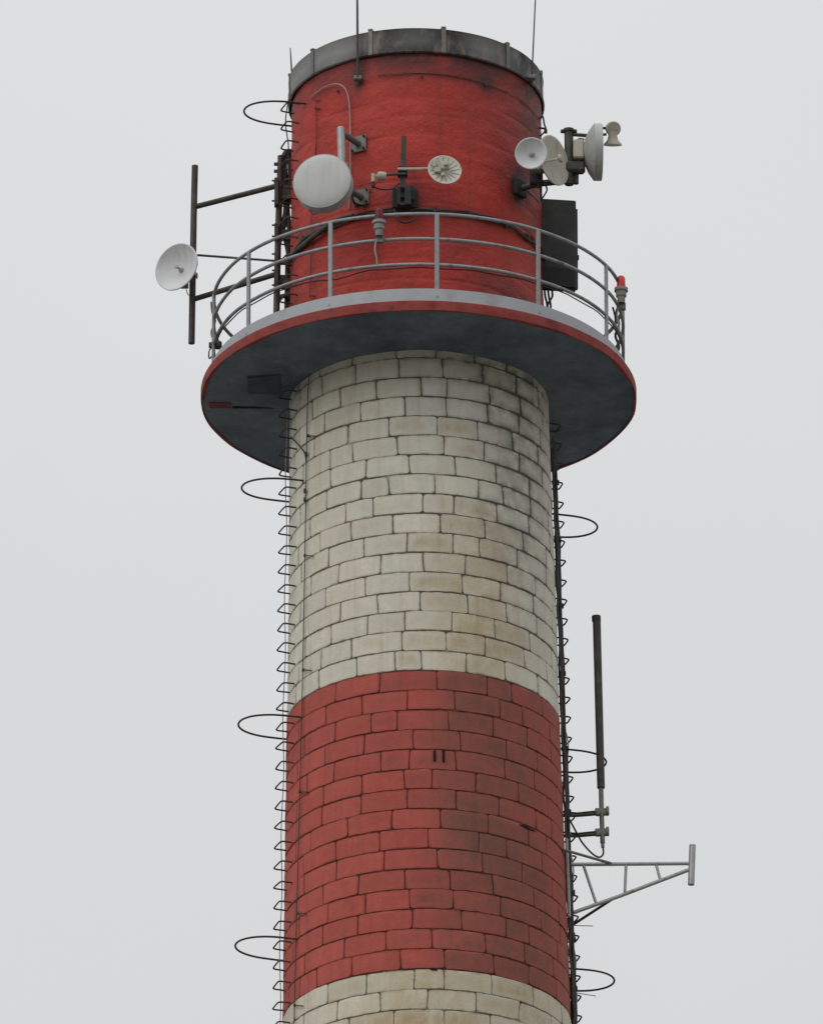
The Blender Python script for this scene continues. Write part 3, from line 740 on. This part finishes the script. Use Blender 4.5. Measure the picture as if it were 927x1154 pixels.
for k in range(16):
    a = 2 * math.pi * k / 16 + .1; MM = frame(nR, cR - nR * .035)
    b.tube([MM @ Vector((r_ * math.cos(a), r_ * math.sin(a), .035 * (r_ / .196) ** 2 + .0025)) for r_ in (.07, .1, .14, .180)], .0024, 4)
b.build('ribs', M['galvdark'], rd)
b = MB(); b.box(M4 @ Vector((-.0, .02, .04)), (.10, .07, .10), None, .012); b.box(M4 @ Vector((0, .02, .09)), (.05, .05, .05), None, .008); b.build('feed_box', M['feed'], rd)
b = MB(); b.box(P(489.5, 184, mY - .14), (.045, .05, .12), None, .01); b.box(P(493, 192, mY - .13), (.09, .06, .07), None, .01); b.box(P(499, 197, mY - .17), (.05, .05, .05), None, .01); b.build('mount_bracket', M['feed'], rd)
sh = thing('horn_antenna', P(427, 200, mY - .08), 'tiny cream horn and stub at the left arm tip of the centre mast', 'antenna')
b = MB(); MH = frame((-1, -.25, 0), P(430, 198.5, mY - .08)); b.lathe([(.001, -.045), (.05, -.045), (.055, -.03), (.055, .03), (.048, .05), (.001, .052)], MH, 20); b.build('drum', M['feed'], sh)
b = MB(); b.tube([P(420.5, 196, mY - .1), P(420.3, 206, mY - .1)], [.026, .022], 10); b.tube([P(421, 198.5, mY - .09), P(428, 198.5, mY - .09)], .018, 8); b.build('horn', M['feed'], sh)
b = MB(); b.tube([P(420.3, 205, mY - .1), P(420.5, 211, mY - .1)], .024, 8); b.build('end_cap', M['black'], sh)
b = MB(); b.tube(smooth_path([P(421, 211, mY - .08), P(430, 213.5, mY), P(442, 213, mY), P(450, 206, mY)], 5), .009, 5); b.build('cable', M['black'], sh)

# right cluster
cY = -1.02
w0 = S(584, 213)
cl = thing('side_arm_mount', w0, 'dark arm and vertical pipe carrying the dish cluster on the right of the crown', 'antenna mount')
b = MB(); b.tube([w0, P(606, 207, cY), P(646, 203, cY)], .040, 10); b.build('arm', M['dgreen'], cl)
b = MB(); b.box(w0 + Vector((.0, -.02, 0)), (.20, .10, .22), Matrix.Rotation(R(50), 3, 'Z'), .01); b.build('wall_plate', M['black'], cl)
b = MB(); b.tube([P(640.5, 147, cY), P(641, 208, cY)], .055, 14); b.tube([P(640.5, 146, cY), P(640.5, 149, cY)], .07, 12); b.build('pipe', M['dgreen'], cl)
b = MB(); b.tube([P(648.5, 181, cY + .02), P(648.5, 207, cY + .02)], .035, 10); b.build('pipe', M['dgreen'], cl)
b = MB(); b.tube([P(605, 180, cY - .12), P(607, 212, cY)], .032, 10); b.box(P(604, 200, cY), (.16, .12, .22), None, .02); b.build('bracket', M['black'], cl)
for (a_, c_) in (((636, 151), (664, 153)), ((600, 192), (640, 197))):
    b = MB(); b.tube([P(*a_, cY), P(*c_, cY)], .024, 8); b.build('cross_arm', M['dgreen'], cl)
b = MB(); b.box(P(647, 189, cY - .02), (.26, .13, .15), None, .03); b.box(P(655, 176, cY + .03), (.07, .10, .24), None, .02); b.box(P(640.5, 148, cY), (.20, .06, .035), None, .008); b.build('clamp', M['dgreen'], cl)
for k, pts in enumerate(([(652, 193), (656, 190), (658, 184), (657, 178)], [(612, 205), (616, 213), (613, 220), (610, 224)], [(607, 135), (611, 131), (613, 140), (614.5, 146), (610, 152), (607, 153)], [(648, 160), (652, 156.5), (658, 157)], [(651, 190), (651, 197)], [(609, 210), (609, 222), (611, 230)])):
    b = MB(); b.tube(smooth_path([P(x, y, cY + .1 if k not in (2,) else -.3) for x, y in pts], 5), .011, 6); b.build('cable', M['black'], cl)
b = MB(); b.tube(smooth_path([P(594, 216, -1.05), P(600, 221, -.9), P(607, 228, -.6)], 4), .010, 5); b.build('cable', M['black'], cl)
b = MB(); b.tube([P(606, 144, -.3), P(614, 145, -.3)], .013, 6); b.box(P(614.5, 148, -.3), (.04, .04, .05), None, .006); b.build('eyelet', M['rust'], cl)
dish('dish_antenna', P(598, 172.5, cY - .64), (-.12, -.95, -.22), .185, .075, 'small round white dish facing the viewer at the right edge of the red wall', M['dish'], 'dish antennas', feedlen=.07, mount=P(603, 184, cY - .16))
nE = Vector((.82, -.57, .0)).normalized(); cE = P(624.5, 180.5, cY - .30)
te, M4 = dish('dish_antenna', cE, nE, .305, .035, 'cream dish seen nearly edge on beside the small white dish', M['dishgrey'], 'dish antennas', feed=False)
b = MB(); b.tube([M4 @ Vector((-.25, -.12, .025)), M4 @ Vector((0, 0, .12))], .015, 6); b.build('feed_strut', M['feed'], te)
b = MB(); b.lathe([(.001, .11), (.05, .112), (.052, .13), (.04, .145), (.001, .15)], M4, 20); b.build('feed', M['feed'], te)
b = MB(); b.box(P(651.5, 169, cY - .04), (.13, .11, .25), None, .015); rb = b.build('radio_box', M['feed'], cl)
nL = Vector((.9975, .04, 0.01)).normalized(); cL = P(677.5, 171.5, cY + .02); M4 = frame(nL, cL)
ld = thing('dish_antenna', cL, 'large deep grey white dish in side view facing right', 'dish antenna', 'dish antennas')
b = MB(); b.lathe([(.001, -.235), (.06, -.232), (.16, -.205), (.26, -.16), (.335, -.105), (.352, -.095), (.352, .0), (.345, .002), (.34, -.09), (.26, -.145), (.16, -.19), (.001, -.22)], M4, 56); b.build('reflector', M['shroud'], ld, 30)
b = MB(); b.box(P(655, 171, cY + .04), (.14, .14, .16), None, .02); b.tube([P(643, 171, cY), P(662, 171, cY)], .035, 8); b.build('mount_bracket', M['dgreen'], ld)
b = MB()
for (a_, c_) in (((672, 144), (684, 144.5)), ((672, 152), (683, 151.5))): b.tube([P(*a_, cY), P(*c_, cY)], .018, 8)
b.build('feed_arm', M['dgreen'], ld)
MF = frame((.12, -.60, .75), P(690.5, 146.5, cY - .0))
b = MB(); b.lathe([(.001, .03), (.085, .03), (.092, .02), (.092, -.03), (.04, -.09)], frame((.15, -.85, -.45), P(690.5, 145, cY)), 24)
b.lathe([(.06, .08), (.055, .02), (.07, -.03), (.110, -.075), (.113, -.09), (.001, -.08)], frame((.0, -.30, .95), P(690, 155.5, cY + .03)), 24); b.build('feed_horn', M['feed'], ld)

# dark panel antenna
pn = thing('panel_antenna', P(629, 328, -.05), 'tall dark flat panel antenna beyond the railing on the right of the crown', 'panel antenna')
zt_, zb_ = P(629, 226.5, -.05).z, P(629, 326.5, -.05).z
xl, xr = P(609, 270, -.05).x - .06, P(648.5, 270, -.05).x
rmp = Matrix.Rotation(R(8), 3, 'Z')
b = MB(); b.box(((xl + xr) / 2, -.05, (zt_ + zb_) / 2), (xr - xl, .11, zt_ - zb_), rmp, .012); b.build('radome', M['panel'], pn)
b = MB(); b.box(((xl + xr) / 2, -.113, zb_ + .14), (xr - xl - .02, .03, .26), rmp, .006); b.build('lower_cover', M['panelback'], pn)
b = MB(); b.box((xr + .005, -.01, (zt_ + zb_) / 2 - .04), (.03, .06, (zt_ - zb_) * .9), rmp, .006); b.box((xr + .02, -.01, zt_ - .75), (.03, .05, .06), rmp, .006); b.build('edge_strip', M['panelback'], pn)
for s in (.25, .85):
    b = MB(); b.tube([cyl(88, zb_ + s, -.02), ((xl + xr) / 2, .02, zb_ + s)], .03, 8); b.build('wall_tie', M['dgreen'], pn)
for (x0, x1) in ((613, 616), (617, 620), (621, 617)):
    b = MB(); b.tube(smooth_path([P(x0, 324, -.05), P(x0 + 1, 334, -.05), P(x1, 343, -.08), P(x1, 356, -.08), P(x1, 430, -.08)], 5), .014, 6); b.build('cable', M['black'], pn)

# ------------------------------------------------------------ obstruction lights on the rail
def beacon(px, py, th, label, lens):
    base = Vector((PC + (RR + .06) * math.sin(R(th)), -(RR + .06) * math.cos(R(th)), Z_DECK + 1.10))
    t = thing('obstruction_light', base, label, 'warning light', 'red warning lights on the railing')
    z0 = P(px, py, base.y).z; x0 = P(px, py, base.y).x; T = Matrix.Translation((x0, base.y - .02, z0))
    b = MB(); b.lathe([(.001, .30), (.035, .298), (.050, .275), (.054, .16), (.054, .14)], T, 24); b.build('lens', lens, t, 40)
    b = MB(); b.lathe([(.054, .145), (.082, .14), (.084, .10), (.066, .095), (.064, .03), (.05, .02), (.045, -.02), (.001, -.02)], T, 24); b.build('housing', M['house'], t, 35)
    b = MB(); b.lathe([(.047, -.018), (.047, -.06), (.001, -.06)], T, 16); b.box((x0 + .01, base.y + .01, z0 - .09), (.09, .05, .09), None, .006); b.build('bracket', M['galvdark'], t)
    b = MB(); b.tube(smooth_path([(x0 - .02, base.y, z0 - .06), (x0 - .05, base.y + .01, z0 - .2), (x0 - .03, base.y + .03, z0 - .33), (x0 - .02, base.y + .05, z0 - .42)], 5), .010, 6); b.build('cable', M['wire'], t)
    return t
beacon(427, 262, -11, 'dull red warning light with grey housing on the front of the railing', M['lens2'])
beacon(699.5, 337.5, 76, 'bright red warning light standing on the right end of the railing', M['lens'])
# supply cable clipped along the lower rail
t = thing('rail_cable', (PC, -RR, Z_DECK + .5), 'thin dark cable tied along the lowest rail of the platform', 'cable')
b = MB(); pts = []
for a in range(-80, 86, 3):
    pts.append(Vector((PC + (RR - .012) * math.sin(R(a)), -(RR - .012) * math.cos(R(a)), Z_DECK + .55 - .035 - .018 * abs(math.sin(a * .21)) - .05 * math.exp(-((a + 24) / 7) ** 2))))
b.tube(pts, .0085, 6); b.build('cable', M['black'], t)
t = thing('coiled_cable', (PC + RR, -.2, Z_DECK + .6), 'dark cable looped loosely around the right end posts of the railing', 'cable')
b = MB(); b.tube(smooth_path([P(699, 340, -.25), P(694, 352, -.2), P(697, 366, -.15), P(693, 378, -.1), P(697, 390, -.1), P(695, 398, -.1)], 6), .016, 6); b.build('cable', M['black'], t)
b = MB(); b.tube(smooth_path([P(690, 346, -.2), P(693, 360, -.1), P(690, 371, -.15), P(682, 378, -.3)], 6), .012, 6); b.build('cable', M['black'], t)
t = thing('coiled_cable', (PC - RR, -.2, Z_DECK + .3), 'dark cable hanging beside the left end post of the railing', 'cable')
b = MB(); b.tube(smooth_path([P(238, 340, -.15), P(239, 352, -.1), P(243, 362, -.1), P(238, 374, -.1), P(241, 388, -.1), P(236, 395, -.12), P(236, 404, -.12), P(240, 400, -.1)], 6), .009, 6); b.build('cable', M['rust'], t)
b = MB(); b.box(P(239.5, 389, -.2), (.09, .05, .07), None, .01); b.box(P(246, 389, -.2), (.09, .08, .10), None, .02); b.build('junction_box', M['rust'], t)

# ------------------------------------------------------------ right side: rod antenna and truss arm
wY = .10
ra = thing('rod_antenna', P(678, 962, wY), 'long dark tube antenna upright beside the right edge of the red band', 'rod antenna')
b = MB(); b.tube([P(671.5, 695.5, wY), P(672, 702, wY), P(676.8, 888, wY)], [.052, .049, .047], 16); b.build('radome', M['dpipe'], ra)
b = MB(); b.tube([P(671.4, 694.5, wY), P(671.6, 700, wY)], .055, 16); b.build('cap', M['black'], ra)
b = MB(); b.tube([P(676.8, 887, wY), P(677.5, 918, wY), P(678.6, 950, wY)], .030, 12); b.tube([P(678.6, 949, wY), P(678.8, 955, wY)], .022, 10); b.build('mast', M['galvdark'], ra)
b = MB(); b.tube(smooth_path([P(679, 954, wY), P(679.3, 962, wY), P(675, 966, wY), P(667, 962, wY), P(656, 950, wY - .02), P(648, 936, wY - .05), P(640, 921, wY - .1)], 7), .0115, 7); b.build('cable', M['black'], ra)
for (y, yl) in ((915, 919), (938, 942)):
    b = MB(); b.box(P(678, y, wY), (.17, .06, .085), None, .008); b.box(P(673, y + 1, wY - .05), (.05, .07, .07), None, .008); b.box(P(684, y - 1, wY), (.035, .10, .09), None, .006)
    for s in (-1, 1): b.tube([P(678 + s * 6, y, wY - .09), P(678 + s * 6, y, wY + .09)], .010, 6)
    b.build('clamp', M['galvdark'], ra)
    b = MB(); b.tube([P(632, yl, wY - .1), P(650, yl, wY), P(674, y + 2, wY - .03)], .022, 8); b.build('arm', M['dgreen'], ra)
    b = MB(); b.tube([P(634, yl - 4, wY + .12), P(650, yl - 2.5, wY + .1), P(674, y - 1, wY + .03)], .012, 6); b.build('arm', M['dgreen'], ra)
tr = thing('truss_bracket', P(636, 1000, 0), 'pale galvanised triangular truss arm with a short vertical end pipe on the right', 'antenna mount')
def bar(nm, pts, r, m='galv', par=tr, n=10):
    b = MB(); b.tube([P(*p) for p in pts], r, n); return b.build(nm, M[m], par)
bar('end_pipe', [(779.8, 952.5, 0), (778.2, 997, 0)], .040, n=14)
bar('top_chord', [(637, 974.3, 0), (778, 973, 0)], .0235)
bar('lower_chord', [(636, 1032, 0), (700, 1009, 0), (777.5, 979.5, 0)], .0235)
bar('web', [(657, 975, 0), (672, 1020, 0)], .018); bar('web', [(705, 975, 0), (703.5, 1009, 0)], .018); bar('web', [(739, 975, 0), (744, 993, 0)], .018)
bar('stay', [(634, 957.5, -.36), (648, 961.5, -.28), (690, 973.5, 0)], .017, 'galvdark'); bar('stay', [(643, 1043.5, .30), (690, 1013, 0)], .017, 'dpipe')
b = MB(); pts = [cyl(84, zside(y), .03) for y in (952, 980, 1010, 1040)]; b.tube(pts, .020, 6); b.build('wall_bar', M['galv'], tr)
bar('anchor_bar', [(637, 957, -.1), (638.5, 1000, -.1), (641, 1045, -.1)], .014, 'galv')
for y in (1006, 1054):
    b = MB(); b.box(P(642.5, y, 0), (.11, .09, .05), None, .008); b.build('wall_clamp', M['dgreen'], tr)
